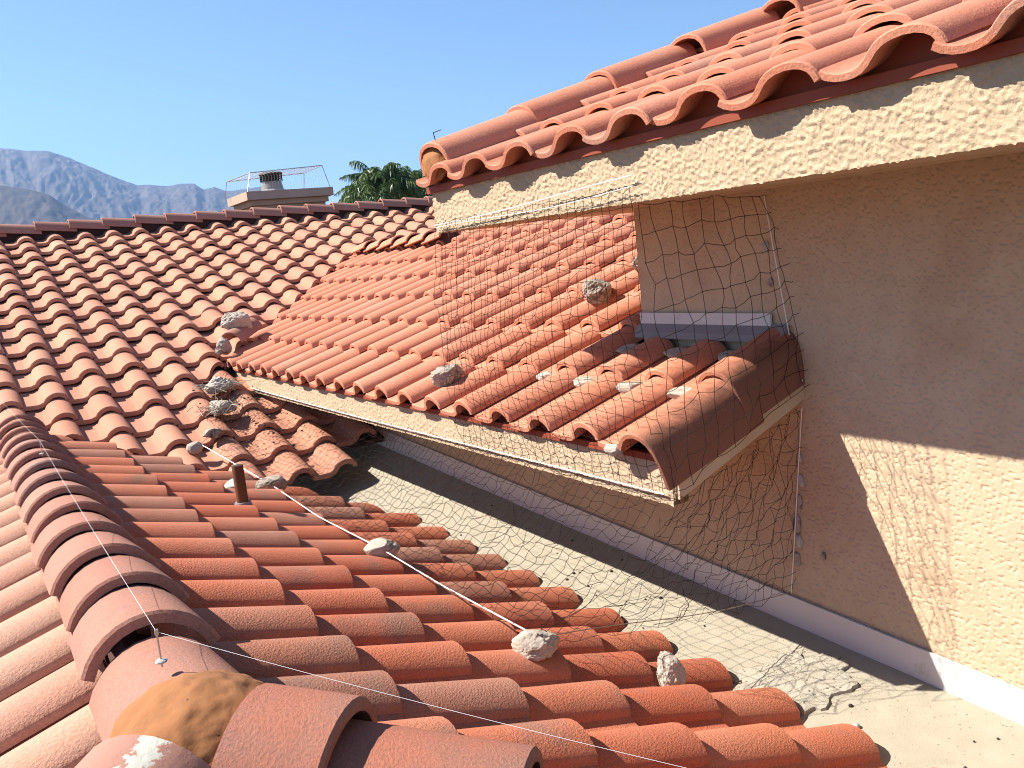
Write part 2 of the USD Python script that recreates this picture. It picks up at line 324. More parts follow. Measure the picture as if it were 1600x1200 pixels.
part(RA, 'roof_board', slab([(-2, 5.4, zA(5.4) - dz), (1.86, 5.4, zA(5.4) - dz), (1.86, 10.8, zA(10.8) - dz), (-2, 10.8, zA(10.8) - dz)], .03), UNDER, False)
part(RA, 'roof_board', slab([(1.864, 5.6, zA(5.6) - dz), (6.5, 5.6, zA(5.6) - dz), (6.5, 10.8, zA(10.8) - dz), (1.864, 10.8, zA(10.8) - dz)], .03), UNDER, False)
part(RA, 'roof_board', slab([(-2, 10.804, zA(10.8) - dz), (6.5, 10.804, zA(10.8) - dz), (6.5, 14, zA(10.8) - dz - 1.08), (-2, 14, zA(10.8) - dz - 1.08)], .03), UNDER, False)
def arc(R, half, n=13):
    th = np.linspace(-half, half, n); return np.stack([R * np.sin(th), R * np.cos(th) - R], 1)
def cap_tile(R, half, L, taper=.86, thick=.016, dw=-.02):
    return extrude(arc(R, half), [(0, 1, 0, .25), (.006, 1, 0, 0), (L * .5, (1 + taper) / 2, dw / 2, 0), (L, taper, dw, 0)], thick)
CAPA = cap_tile(.105, 1.52, .40, .86, .016, -.02)
frRA = frame((0, -1, 0), (1, 0, 0.0))
for k in range(-7, 17):
    O = np.array([.907 + k * .3315, 10.82, .813 + rng.normal(0, .003)])
    part(RA, 'ridge_tile', place(CAPA, O, frRA, .018, .33, rot=.006), TRA)
part(RA, 'ridge_board', box(-2, 6.5, 10.78, 10.86, .55, .74), UNDER, False)

# ------------------------------------------------------------------ lower roof on the wall
c_, s_ = sl(sb)
RB = thing('tile_roof', 'middle clay tile roof projecting from the wall above the deck, partly netted', 'roof', (2.1, 4.5, -.86), RG)
frB = frame((0, -1, 0), (c_, 0, s_))
BR, BR2 = 3.80, 4.45
vB = (-valley[0], -valley[1] + 0.03 - 0.03)
for j in range(9):
    for k in range(-11, 16):
        O = np.array([xb + j * eb * c_, yb - k * .28, zb + j * eb * s_])
        pl = [vB, (np.array([-1, 0, 0]), -BR if O[1] > 6.95 else -BR2)]
        if O[1] < YW + .1 and j > 2: continue
        if O[1] < YW + .12: pl.append((np.array([-1, 0, 0]), -(XW - .035)))
        if k == 15 and j > 2: continue
        t = clip(place(TILE_B, O, frB, .029, eb, rot=.007), pl)
        if t is None: continue
        part(RB, 'tile', t, TB)
part(RB, 'roof_board', slab([(1.80, 2.06, zB(1.80) - dz), (XW - .01, 2.06, zB(XW - .01) - dz), (XW - .01, 6.9, zB(XW - .01) - dz), (1.80, 6.9, zB(1.80) - dz)], .02), UNDER, False)
part(RB, 'roof_board', slab([(XW - .006, YW + .01, zB(XW) - dz), (BR2, YW + .01, zB(BR2) - dz), (BR2, 7.0, zB(BR2) - dz), (XW - .006, 7.0, zB(XW) - dz)], .02), UNDER, False)
part(RB, 'roof_board', slab([(XW - .006, 7.004, zB(XW) - dz), (BR, 7.004, zB(BR) - dz), (BR, 9.0, zB(BR) - dz), (XW - .006, 9.0, zB(XW) - dz)], .02), UNDER, False)
CAPB = cap_tile(.125, 1.15, .40, .86, .016, -.02)
frRB = frame((1, 0, 0), (0, 1, 0))
for k in range(6):
    O = np.array([BR, 9.05 - (k + 1) * .335, zB(BR) + .085])
    part(RB, 'ridge_tile', place(CAPB, O, frRB, .02, .335, rot=.01), TB)
RAKE = np.array([(-.100, -.066), (-.085, -.045), (-.066, -.024), (-.038, -.007), (0, 0), (.036, -.008), (.063, -.027), (.083, -.058), (.093, -.100), (.097, -.145), (.098, -.185)])
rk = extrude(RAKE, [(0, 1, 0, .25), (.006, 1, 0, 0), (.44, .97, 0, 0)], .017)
part(RB, 'ridge_board', box(BR - .03, BR + .03, 7.0, 9.0, zB(BR) - .2, zB(BR) + .045), UNDER, False)
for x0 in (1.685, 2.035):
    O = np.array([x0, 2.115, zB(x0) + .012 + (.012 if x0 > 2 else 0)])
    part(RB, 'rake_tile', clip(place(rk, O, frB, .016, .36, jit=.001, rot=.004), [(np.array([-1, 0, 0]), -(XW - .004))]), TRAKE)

# displaced stucco face: a grid in the plane (a, b), pushed along n
def rough_face(o, a, b, n, na, nb, amp, seed, fine=.011, lo=.42, wd=.3, flat=.35):
    s, t = np.meshgrid(np.linspace(0, 1, na), np.linspace(0, 1, nb), indexing='ij')
    P = np.asarray(o, float) + s[..., None] * np.asarray(a, float) + t[..., None] * np.asarray(b, float)
    q = P / fine + 100
    h = meshkit.fbm(q, 2, seed); h = np.clip((h - lo) / wd, 0, 1); h = h * h * (3 - 2 * h)
    h = h * (flat + (1 - flat) * meshkit.noise(P / (fine * 2.7) + 30, seed + 4)) + .18 * meshkit.noise(P / (fine * .5) + 70, seed + 6) + .10 * meshkit.noise(P * 5 + 50, seed + 9)
    P = P + (h * amp)[..., None] * np.asarray(n, float)
    ii = np.arange((na - 1) * nb).reshape(na - 1, nb)[:, :-1].ravel()
    F = np.stack([ii, ii + nb, ii + nb + 1, ii + 1], 1)
    v, f = vf((P.reshape(-1, 3), F))
    nn = np.cross(v[f[0, 1]] - v[f[0, 0]], v[f[0, 2]] - v[f[0, 0]])
    if nn @ np.asarray(n, float) < 0: f = f[:, ::-1]
    return v, f
def rough_block(x0, x1, y0, y1, z0, z1, res, amp, seed, fine=.011):
    """a beam whose -x face is rough stucco, with a ragged lower edge; the rest is a plain box just behind it"""
    return join([box(x0 + .002, x1, y0, y1, z0, z1), rough_face((x0, y0, z0 - .001), (0, y1 - y0, 0), (0, 0, z1 - z0 + .001), (-1, 0, 0), int((y1 - y0) / res), int((z1 - z0) / res), amp, seed, fine),
                 rough_face((x0 - .005, y0, z0 + .001), (0, y1 - y0, 0), (min(.1, x1 - x0), 0, 0), (0, 0, -1), int((y1 - y0) / res), int(.1 / res), amp, seed + 3, fine)])
XB0 = 1.775
part(RB, 'stucco_eave', rough_block(XB0, 1.835, 2.045, 7.02, -.822, -.688, .0045, .005, 11, .0095), STUCCO_B, True)
part(RB, 'soffit', slab([(1.838, 2.046, zB(1.838) - .232), (XW - .01, 2.046, zB(XW - .01) - .232), (XW - .01, 7.0, zB(XW - .01) - .232), (1.838, 7.0, zB(1.838) - .232)], .012), STUCCO, False)
part(RB, 'fascia_board', box(XB0 - .014, XB0 + .012, 2.05, 7.02, -.690, -.668), REDF, False)
# stucco return under the rake, following the slope
rkz = lambda x: zB(x) - .178
part(RB, 'rake_stucco', hexa([(1.785, 2.028, rkz(1.785) - .062), (XW - .003, 2.028, rkz(XW) - .062), (XW - .003, 2.043, rkz(XW) - .062), (1.785, 2.043, rkz(1.785) - .062),
                              (1.785, 2.028, rkz(1.785)), (XW - .003, 2.028, rkz(XW)), (XW - .003, 2.043, rkz(XW)), (1.785, 2.043, rkz(1.785))]), STUCCO, False)
# flashing where the tiles die into the wall, and mortar packed in the pans
part(RB, 'flashing_apron', hexa([(2.315, 2.07, zB(2.315) - .028), (XW - .012, 2.07, zB(XW) - .012), (XW - .012, YW, zB(XW) - .012), (2.315, YW, zB(2.315) - .028),
                                 (2.315, 2.07, zB(2.315) - .004), (XW - .012, 2.07, zB(XW) + .012), (XW - .012, YW, zB(XW) + .012), (2.315, YW, zB(2.315) - .004)]), GREYF, False)

def lump(c, r, seed, sub=3, amp=.45, freq=1.15, flat=None):
    m = trimesh.creation.icosphere(subdivisions=sub, radius=1.0); v = m.vertices
    h = meshkit.fbm(v * freq + 20 + seed * 3.1, 4, seed); h2 = meshkit.noise(v * 7 + seed, seed)
    h3 = meshkit.noise(v * 16 + seed, seed + 1)
    v = v * (1 + amp * 1.7 * (h - .5) + .13 * (h2 - .5) + .05 * (h3 - .5))[:, None]
    rgl = np.random.default_rng(seed + 500)
    if sub >= 4:
        for _ in range(5):
            n = unit(rgl.normal(0, 1, 3) + [0, 0, .3]); lim = rgl.uniform(.55, .85); dd = v @ n - lim
            v = v - np.where(dd > 0, dd * .75, 0)[:, None] * n
        a = rgl.uniform(-.6, .6); v = v @ np.array([[math.cos(a), math.sin(a), 0], [-math.sin(a), math.cos(a), 0], [0, 0, 1]])
    return v * np.asarray(r) + np.asarray(c), np.array(m.faces)
for q, (x, y, L) in enumerate([(2.06, 3.115, .035), (2.05, 2.835, .045), (2.055, 2.555, .055), (2.05, 2.275, .05), (2.30, 2.835, .07), (2.30, 2.555, .08), (2.30, 2.275, .07), (1.715, 2.245, .02)]):
    part(RB, 'pan_mortar', lump((x, y, zB(x) - .072), (L, .05, .022), 40 + q, 4, .25), MORTAR, True)

# ------------------------------------------------------------------ near hipped roof
RC = thing('tile_roof', 'near hipped roof of weathered orange and grey barrel tiles beside the deck', 'roof', (.9, 3.2, -1.5), RG)
def yC(k):          # crest lines of the columns, nearly .29 apart
    ys = [6.83, 6.52, 6.20, 5.88, 5.56, 5.25, 4.96, 4.67, 4.37, 4.07, 3.785, 3.51, 3.235, 2.955, 2.672, 2.396, 2.12, 1.846, 1.57, 1.29, 1.01, .73, .45]
    return ys[k]
cr = math.hypot(1, sc)
PY, PX = 1.50, .22              # where the ridge and the two hips meet
hipR = (np.array([1, 1, 0]), PX + PY + .03)
hipL = (np.array([-1, 1, 0]), -PX + PY + .03)
for k in range(23):
    y = yC(k); slope = math.atan((zC(1.97, y) - zC(xr, y)) / (1.97 - xr))
    fr = frame((0, 1, 0), (-math.cos(slope), 0, -math.sin(slope)))
    for j in range(1, 6):
        x = .724 + (j - 1) * .311
        if x > 2.2: continue
        O = np.array([x, y, zC(x, y)])
        pl = [(-valleyC[0], -valleyC[1] - .05), (np.array([1, 0, 0]), xr + .01)]
        if y < 2.1: pl.append(hipR)
        t = clip(place(TILE_C, O, fr, .034, ec, rot=.010, jit=.004, su=1.03), pl)
        if t is None: continue
        rr = rng.random(); big = y < 3.3 and j > 2
        m = TC3 if rr < .06 else (TC2 if rr < (.16 if big else .38) else TC)
        part(RC, 'tile', t, m)
    fl = frame((0, -1, 0), unit((1, 0, sc)))
    for j in range(1, 4):
        x = xr - .488 - (j - 1) * .311; y2 = y + .10
        O = np.array([x, y2, zr - sc * (xr - x)])
        pl = [(np.array([0, -1, 0]), -6.3), (np.array([-1, 0, 0]), -xr + .01)]
        if y2 < 2.4: pl.append(hipL)
        t = clip(place(TILE_C, O, fl, .030, ec, rot=.008, su=1.03), pl)
        if t is None: continue
        part(RC, 'tile', t, TL)
d2 = .135
part(RC, 'roof_board', slab([(xr, 1.0, zr - d2), (1.95, -.6, zC(1.95) - d2 - .06), (1.95, 5.4, zC(1.95) - d2 - .06), (xr, 6.4, zr - d2)], .02), UNDER, False)
part(RC, 'roof_board', slab([(-1.6, -.6, zr - sc * (xr + 1.6) - d2), (xr - .004, 1.0, zr - d2), (xr - .004, 6.4, zr - d2), (-1.6, 6.4, zr - sc * (xr + 1.6) - d2)], .02), UNDER, False)
part(RC, 'roof_board', hexa([(-1.5, -.3, -1.5), (1.9, -.3, -1.5), (PX + .02, PY - .1, zr - d2 - .05), (PX - .02, PY - .1, zr - d2 - .05),
                             (-1.5, -.3, -1.45), (1.9, -.3, -1.45), (PX + .02, PY - .1, zr - d2), (PX - .02, PY - .1, zr - d2)]), UNDER, False)
CAPC = cap_tile(.146, 1.22, .40, .95, .026, -.008)
frC = frame((1, 0, 0), (0, 1, 0))
for k in range(15):
    y = 1.905 + (13 - k) * .312 if k < 14 else 1.50
    O = np.array([xr + rng.normal(0, .003), y, -.648 + (0 if k < 14 else -.008)])
    part(RC, 'ridge_cap', place(CAPC, O, frC, .027, .312, jit=.003, rot=.012), TR)
hr = unit((-1, 1, sc)); frH = frame(unit((1, 1, 0)), hr)
hl = unit((1, 1, sc)); frHL = frame(unit((1, -1, 0)), hl)
CAPH = cap_tile(.150, 1.22, .40, .93, .022, -.012)
CAPH0 = cap_tile(.150, 1.22, .17, .97, .022, -.004)
CAPL0 = cap_tile(.150, 1.22, .235, .97, .022, -.004)
for q, t in enumerate((.205, .405, .61, .82)):
    O = np.array([PX + t, PY - t, -.603 - sc * t])
    part(RC, 'hip_cap', place(CAPH if q else CAPH0, O, frH, .03, .3, jit=.002, rot=.01), TH)
for q, t in enumerate((.25, .46, .67)):
    O = np.array([PX - t, PY - t, -.60 - sc * t])
    if q == 0:
        base_ = float(np.dot(O + [0, 0, H], frHL[0]))
        PCAP = mat('paint_streaked_cap', {'geo': ('geometry', {}), 'd': ('vector_math', {'math_type': 'dot_product', 'vector2': tuple(frHL[0])}), 'o': ('math', {'math_type': 'subtract', 'value2': base_ + .035}),
            'ab': ('math', {'math_type': 'absolute'}), 'n': ('noise_texture', {'scale': 55.0, 'detail': 5.0, 'roughness': 0.7}), 'k': ('math', {'math_type': 'multiply_add', 'value2': 0.09}),
            'm': ('map_range', {'from_min': 0.060, 'from_max': 0.067, 'to_min': 1.0, 'to_max': 0.0, 'clamp': True}), 'c': ('mix_color', {'a': (0.30, 0.15, 0.11), 'b': (0.42, 0.40, 0.34)}),
            'b': ('bump', {'strength': 0.5, 'distance': 0.004}), 'p': ('principled_bsdf', {'roughness': 0.85, 'specular_ior_level': 0.2})},
            [('geo.position', 'd.vector1'), ('d.value', 'o.value1'), ('o.value', 'ab.value1'), ('geo.position', 'n.vector'), ('n.fac', 'k.value1'), ('ab.value', 'k.value3'), ('k.value', 'm.value'),
             ('m.result', 'c.fac'), ('c.result', 'p.base_color'), ('n.fac', 'b.height'), ('b.normal', 'p.normal')], surface='p.BSDF')
    part(RC, 'hip_cap', place(CAPH if q else CAPL0, O, frHL, .03, .3, jit=.002, rot=.01), TR if q else PCAP)
# brown mastic over the meeting of ridge and hips
pk = trimesh.creation.icosphere(subdivisions=5, radius=1.0); v = pk.vertices.copy()
v = v * np.array([.150, .158, .125]) * (1 + .22 * (meshkit.fbm(v * 1.7 + 9, 3, 5) - .5) + .05 * (meshkit.fbm(v * 7 + 9, 3, 6) - .5))[:, None] + [PX + .012, PY - .015, -.765]
part(RC, 'mastic_patch', (v, pk.faces), BROWNM, True)
for q, (x, y, z, r) in enumerate([(.20, 1.355, -.73, .022), (.225, 1.35, -.745, .026), (.25, 1.36, -.735, .018), (.16, 1.36, -.715, .016), (.335, 1.40, -.745, .02), (.27, 1.345, -.77, .03)]):
    part(RC, 'mortar_crust', lump((x, y, z), (r, r, r * .8), 200 + q, 4, .5), MORTAR, True)

# ------------------------------------------------------------------ upper roof
RD = thing('tile_roof', 'upper overhanging tile roof at top right with red fascia and stucco eave', 'roof', (2.2, 1.5, .098), RG)
c_, s_ = sl(sd); frD = frame((0, -1, 0), (c_, 0, s_))
for j in range(7):
    for k in range(0, 13):
        O = np.array([xd + j * ed * c_, yd - k * .28, zd + j * ed * s_])
        part(RD, 'tile', place(TILE_D, O, frD, .026, ed, jit=.004, rot=.010), TD)
part(RD, 'roof_board', slab([(1.76, -.6, zd + sd * .11 - .10), (4.2, -.6, zd + sd * 2.55 - .10), (4.2, 3.2, zd + sd * 2.55 - .10), (1.76, 3.2, zd + sd * .11 - .10)], .02), UNDER, False)
CAPD = extrude(np.array([(-.125, -.118), (-.122, -.08), (-.108, -.045), (-.08, -.018), (-.04, -.004), (0, 0), (.04, -.004), (.08, -.018), (.108, -.045), (.122, -.08), (.125, -.118)]),
               [(0, 1, 0, .25), (.006, 1, 0, 0), (.5, .95, 0, 0)], .018)
for k in range(6):
    x = 1.665 + k * .418; O = np.array([x, (3.19, 3.19, 3.185, 3.06, 2.90, 2.70)[k], zd + sd * (x - xd) + .085 - .004 * max(0, k - 2)])
    part(RD, 'rake_cap', place(CAPD, O, frD, .022, .45, jit=.002, rot=.008), TD)
part(RD, 'end_mortar', lump((1.70, 3.20, .365), (.03, .092, .072), 77, 4, .12), BROWNM, True)
part(RD, 'fascia_board', box(1.709, 1.735, -.6, 3.32, .2555, .281), REDF, False)
part(RD, 'stucco_eave', rough_block(1.725, 2.0, -.6, 3.30, .098, .2585, .0038, .0055, 21, .0085), STUCCO_B, True)
part(RD, 'soffit', box(2.002, XW + 1.5, -.6, 3.30, .110, .25), STUCCO, False)
def closure(x, y, zc, prof, thick, t=.01, depth=-.115):
    top = offset_line(prof, thick + .001)[1:]; top = top[np.concatenate([[True], np.diff(top[:, 0]) > 1e-4])]; top[-1, 0] = top[0, 0] + .28 if top[-1, 0] < top[0, 0] + .28 else top[-1, 0]
    n = len(top); q = []
    for xx in (x, x + t):
        q += [np.stack([top[:, 0] * 0 + xx, y - top[:, 0], zc + top[:, 1]], 1), np.stack([top[:, 0] * 0 + xx, y - top[:, 0], top[:, 0] * 0 + zc + depth], 1)]
    V = np.vstack(q); F = []
    for k in range(n - 1):
        F += [[k, k + 1, n + k + 1, n + k], [2 * n + k + 1, 2 * n + k, 3 * n + k, 3 * n + k + 1], [k + 1, k, 2 * n + k, 2 * n + k + 1]]
    return vf((V, np.array(F)))
for k in range(13): part(RD, 'eave_closure', closure(1.736, yd - k * .28, zd + sd * .09, PROF_D, .018), REDF, False)
for k in range(-2, 15): part(RB, 'eave_closure', closure(XB0 + .015, yb - k * .28, zB(XB0 + .02) - .010, make_prof(.078, .066), .020, depth=-.10), REDF, False)
# ------------------------------------------------------------------ the wall
WL = thing('stucco_wall', 'tan stucco house wall with white base flashing, half in the eave shadow', 'wall', (2.9, 3, -1.6))
part(WL, 'wall', join([rough_face((XW, .9, -1.65), (0, YW - .9, 0), (0, 0, 1.76), (-1, 0, 0), 700, 660, .0028, 31, .0085, .31, .10, .7),
                       rough_face((XW, YW, -1.65), (0, 7.0 - YW, 0), (0, 0, .86), (-1, 0, 0), 520, 110, .0034, 32, .011, .33, .10, .75),
                       rough_face((XW, -4.0, -1.65), (0, 4.9, 0), (0, 0, 1.76), (-1, 0, 0), 160, 60, .005, 33, .03),
                       box(XW + .001, 5.0, -4.0, YW, -1.65, .105), box(XW + .001, 5.0, YW, 7.0, -1.65, -.81)]), STUCCO, True)
fz = lambda y: -1.5295 + 0.0541 * y
part(WL, 'base_flashing', hexa([(XW - .016, -.6, fz(-.6) - .02), (XW - .008, -.6, fz(-.6) - .02), (XW - .008, 6.2, fz(6.2) - .02), (XW - .016, 6.2, fz(6.2) - .02),
                                (XW - .016, -.6, fz(-.6) + .094), (XW - .008, -.6, fz(-.6) + .094), (XW - .008, 6.2, fz(6.2) + .115), (XW - .016, 6.2, fz(6.2) + .115)]), FLASH, False)
part(WL, 'upper_flashing', box(XW - .018, XW - .0095, 2.14, YW - .004, -.374, -.304), FLASH, False)
for q, (y, z, r) in enumerate([(2.06, -.88, .012), (2.075, -.96, .016), (2.09, -1.04, .020), (2.085, -1.10, .014), (2.10, -1.17, .016), (2.06, -.80, .010), (2.15, -.08, .012), (2.14, -.20, .010), (1.98, -1.13, .008)]):
    part(WL, 'caulk_blob', lump((XW - .006, y, z), (.007, r, r * 1.7), 90 + q, 3, .5), MORTAR_D if q % 3 else WHITEP, True)

# ------------------------------------------------------------------ flat deck, ground, mountains
def sheet(fx, nx, ny, x0, x1, y0, y1):
    X, Y = np.meshgrid(np.linspace(x0, x1, nx), np.linspace(y0, y1, ny), indexing='ij')
    Z = fx(X, Y); P = np.stack([X, Y, Z], -1).reshape(-1, 3)
    ii = np.arange((nx - 1) * ny).reshape(nx - 1, ny)[:, :-1].ravel()
    return P, np.stack([ii, ii + ny, ii + ny + 1, ii + 1], 1)
def deckf(X, Y):
    z = zdeck(X, Y); P = np.stack([X, Y, X * 0], -1)
    return z + .010 * (meshkit.fbm(P * 2.2 + 40, 3, 3) - .5) + .004 * (meshkit.fbm(P * 14 + 40, 2, 4) - .5)
single('flat_roof_deck', sheet(deckf, 60, 300, 1.25, XW + .004, -.8, 6.3), DECKM, 'pale coated flat roof deck running along the foot of the wall', 'deck', kind='structure', smooth=True)
def patch_poly(cx, cy, rx, ry, seed, h, n=90):
    th = np.linspace(0, 2 * np.pi, n, endpoint=False); r = .70 + .9 * (meshkit.fbm(np.stack([np.cos(th), np.sin(th), th * 0], -1) * 2.2 + seed, 4, seed) - .30)
    rings = []
    for s, hh in ((1.0, -.01), (.985, h * .8), (.9, h), (.6, h * 1.15), (.3, h * 1.1)):
        X, Y = cx + rx * r * s * np.cos(th), cy + ry * r * s * np.sin(th)
        q = np.stack([X, Y, X * 0], -1)
        rings.append(np.stack([X, Y, deckf(X, Y) + hh + .012 * (meshkit.fbm(q * 22, 3, seed) - .5)], -1))
    V = np.vstack(rings + [np.array([[cx, cy, float(deckf(np.array([cx]), np.array([cy]))[0]) + h * 1.1]])]); F = []
    for s in range(4):
        for k in range(n):
            k2 = (k + 1) % n; F += [[s * n + k, s * n + k2, (s + 1) * n + k2], [s * n + k, (s + 1) * n + k2, (s + 1) * n + k]]
    F += [[4 * n + k, 4 * n + (k + 1) % n, 5 * n] for k in range(n)]
    return V, np.array(F)
single('mortar_patch', patch_poly(2.10, 1.90, .20, .17, 5, .012), PATCH, 'cracked grey mortar patch on the deck below the hanging net', 'mortar patch')

GROUND = rough_look('desert_ground', (0.36, 0.28, 0.20), (0.26, 0.22, 0.15), 0.05, 0.0, 0.01)
g = sheet(lambda X, Y: X * 0 - H, 60, 60, -14000, 14000, -14000, 14000)
single('ground', g, GROUND, 'dry desert valley floor far below the roofs', 'ground', kind='structure', smooth=False)

def ray(px, py):
    d = Rm.T @ np.array([(px - 800) / 1408.76, -(py - 600) / 1408.76, 1.0]); return d / math.hypot(d[0], d[1])
def mountain(profile, dist, depth, seed, base_drop, na, nd, rough):
    """ridge whose skyline follows the given photo points, with slopes in front and behind"""
    A = []
    for px, py in profile:
        d = ray(px, py); A.append((math.atan2(d[0], d[1]), d[2]))
    A = np.array(sorted(A)); az = np.linspace(A[0, 0], A[-1, 0], na); el = np.interp(az, A[:, 0], A[:, 1])
    t = np.linspace(-1, 1, nd)
    AZ, T = np.meshgrid(az, t, indexing='ij'); EL = np.interp(AZ, A[:, 0], A[:, 1])
    q = np.stack([AZ * 44, T * 4.2, AZ * 0 + seed], -1); q = q + .9 * (np.stack([meshkit.fbm(q * .8 + 5, 3, seed + 7), meshkit.fbm(q * .8 + 15, 3, seed + 8), AZ * 0], -1) - .5)
    rid = 1 - np.abs(2 * meshkit.fbm(q + 30, 5, seed) - 1)
    rid2 = 1 - np.abs(2 * meshkit.fbm(q * 2.7 + 60, 4, seed + 2) - 1)
    D = dist + T * depth
    hgt = EL * dist + H * 0
    fall = np.clip(1 - np.abs(T) ** 1.15, 0, 1)
    Z = (hgt + H) * fall - H + (np.abs(T) ** .7) * (1 - np.abs(T)) * hgt * rough * (1.0 * (rid - .72) + .6 * (rid2 - .7)) * .45
    Z = Z + hgt * .02 * (meshkit.fbm(q * 7, 4, seed + 5) - .5) * (1 - np.exp(-np.abs(T) * 6) * .6)
    Z = np.maximum(Z, -H - 5)
    P = np.stack([np.sin(AZ) * D, np.cos(AZ) * D, Z], -1).reshape(-1, 3)
    ii = np.arange((na - 1) * nd).reshape(na - 1, nd)[:, :-1].ravel()
    v, f = vf((P, np.stack([ii, ii + nd, ii + nd + 1, ii + 1], 1)))
    if np.cross(v[f[0, 1]] - v[f[0, 0]], v[f[0, 2]] - v[f[0, 0]])[2] < 0: f = f[:, ::-1]
    return v, f
ROCK = rough_look('mountain_rock', (0.13, 0.10, 0.095), (0.18, 0.135, 0.125), 0.02, 0.35, 8.0, stain=(0.08, 0.068, 0.062), stain_rng=(0.42, 0.62), stain_scale=0.012)
prof1 = [(-420, 330), (-300, 285), (-200, 262), (-100, 246), (-40, 238), (0, 232), (18, 233), (40, 236), (55, 235), (75, 236), (100, 244), (130, 256), (160, 269), (190, 281), (215, 290), (235, 289), (262, 291), (282, 287), (303, 287), (318, 296), (335, 292), (352, 299), (380, 296), (410, 291), (430, 294), (470, 308), (520, 322), (600, 338), (700, 345)]
single('mountains', mountain(prof1, 3600, 1300, 4, 0, 520, 170, .55), ROCK, 'high bare mountain ridge fading blue in the haze', 'mountain', kind='structure', smooth=True)
prof2 = [(-400, 300), (-200, 285), (-60, 284), (0, 289), (40, 294), (75, 303), (105, 322), (135, 338), (175, 350), (240, 356), (320, 345)]
single('foothills', mountain(prof2, 1900, 500, 14, 0, 200, 70, .5), ROCK, 'lower dusty foothill before the mountain ridge', 'hill', kind='structure', smooth=True)

HAZE = mat('haze_air', {'v': ('principled_volume', {'color': (0.34, 0.58, 1.0), 'density': 1.2e-4, 'anisotropy': 0.25})}, volume='v.volume')
b = box(-5200, 5200, -5200, 5200, -H - 1, 900)
single('haze', b, HAZE, 'thin blue haze over the valley', 'haze', kind='stuff', smooth=False)

# ------------------------------------------------------------------ chimney behind the far ridge
CY = 12.2; kx = CY / 11.2
CH = thing('chimney', 'tan chimney with a wide cap and a wire cage behind the far ridge', 'chimney', (3.9 * kx, CY + .5, -1))
cx0, cx1, ct = 3.311 * kx, 4.43 * kx, 1.033 * kx
CHM = rough_look('chimney_stucco', (0.72, 0.46, 0.30), (0.80, 0.54, 0.36), 60.0, 0.4, 0.01)
CHC = rough_look('chimney_cap_concrete', (0.72, 0.48, 0.36), (0.80, 0.56, 0.42), 60.0, 0.4, 0.01)
part(CH, 'shaft', box(cx0 + .10, cx1 - .10, CY + .10, CY + .88, -1.2, ct - .19), CHM, False)
part(CH, 'corbel', box(cx0 + .06, cx1 - .06, CY + .06, CY + .92, ct - .186, ct - .115), CHM, False)
part(CH, 'cap', box(cx0, cx1, CY, CY + .98, ct - .112, ct), CHC, False)
fx_, fy_ = 3.79 * kx, CY + .5
def cyl(x, y, z0, z1, r0, r1, n=24):
    th = np.arange(n) * 2 * np.pi / n
    V = np.vstack([np.stack([x + r * np.cos(th), y + r * np.sin(th), th * 0 + z], 1) for r, z in ((r0, z0), (r1, z1))]); F = [[k, (k + 1) % n, n + (k + 1) % n, n + k] for k in range(n)]
    v, f = vf((V, np.array(F))); f = np.vstack([f, [[0, k + 1, k] for k in range(1, n - 1)], [[n, n + k, n + k + 1] for k in range(1, n - 1)]])
    return v, f
GALV = rough_look('galvanised', (0.40, 0.38, 0.36), (0.50, 0.48, 0.45), 30.0, 0.1, 0.003, rough=0.5)
fl_ = part(CH, 'flue', cyl(fx_, fy_, ct + .05, ct + .16, .155, .135), GALV, 40)
part(fl_, 'flue_base', cyl(fx_, fy_, ct, ct + .05, .20, .16), WHITEP, 40)
bars = [tube([(fx_ + .15 * math.cos(a), fy_ + .15 * math.sin(a), ct + .16), (fx_ + .15 * math.cos(a), fy_ + .15 * math.sin(a), ct + .265)], .006, 4) for a in np.arange(28) * 2 * math.pi / 28]
bars += [tube([(fx_ + .15 * math.cos(a), fy_ + .15 * math.sin(a), ct + z) for a in np.linspace(0, 2 * math.pi, 29)], .005, 4) for z in (.185, .21, .235)]
part(fl_, 'arrestor_screen', join(bars + [cyl(fx_, fy_, ct + .16, ct + .262, .11, .11)]), DARK, False)
part(fl_, 'flue_cap', cyl(fx_, fy_, ct + .262, ct + .285, .165, .155), RUST, 40)
zt = ct + .24
tl, tr_, bl, br = (cx0 - .02, CY + .80, zt - .02), (cx1 - .08, CY + .10, zt + .07), (cx0 + .12, CY + .12, zt + .015), (cx1 - .10, CY + .8, zt + .05)
wires = [(tl, (tl[0] - .04, tl[1] + .05, ct)), (bl, (cx0 + .03, CY + .05, ct)), (tr_, (cx1 - .02, CY + .05, ct)), (br, (cx1 - .12, CY + .86, ct)), (bl, tr_), (tl, br), (tl, bl), (tr_, br)]
for w in wires: part(CH, 'cage_rod', tube(w, .006, 5), STEEL, False)
cells = []
for s in np.linspace(.04, .96, 22): cells.append(tube([np.array(bl) * (1 - s) + np.array(tr_) * s, np.array(tl) * (1 - s) + np.array(br) * s + [0, 0, rng.normal(0, .012)]], .0018, 3, False))
for s in np.linspace(.1, .9, 8): cells.append(tube([np.array(bl) * (1 - s) + np.array(tl) * s, np.array(tr_) * (1 - s) + np.array(br) * s], .0018, 3, False))
for a, b2, n in ((bl, tr_, 24), (tl, bl, 12)):
    for s in np.linspace(.03, .97, n):
        t0 = np.array(a) * (1 - s) + np.array(b2) * s; cells.append(tube([t0, (t0[0], t0[1] - .02, ct)], .0013, 3, False))
part(CH, 'cage_mesh', join(cells), STEEL, False)

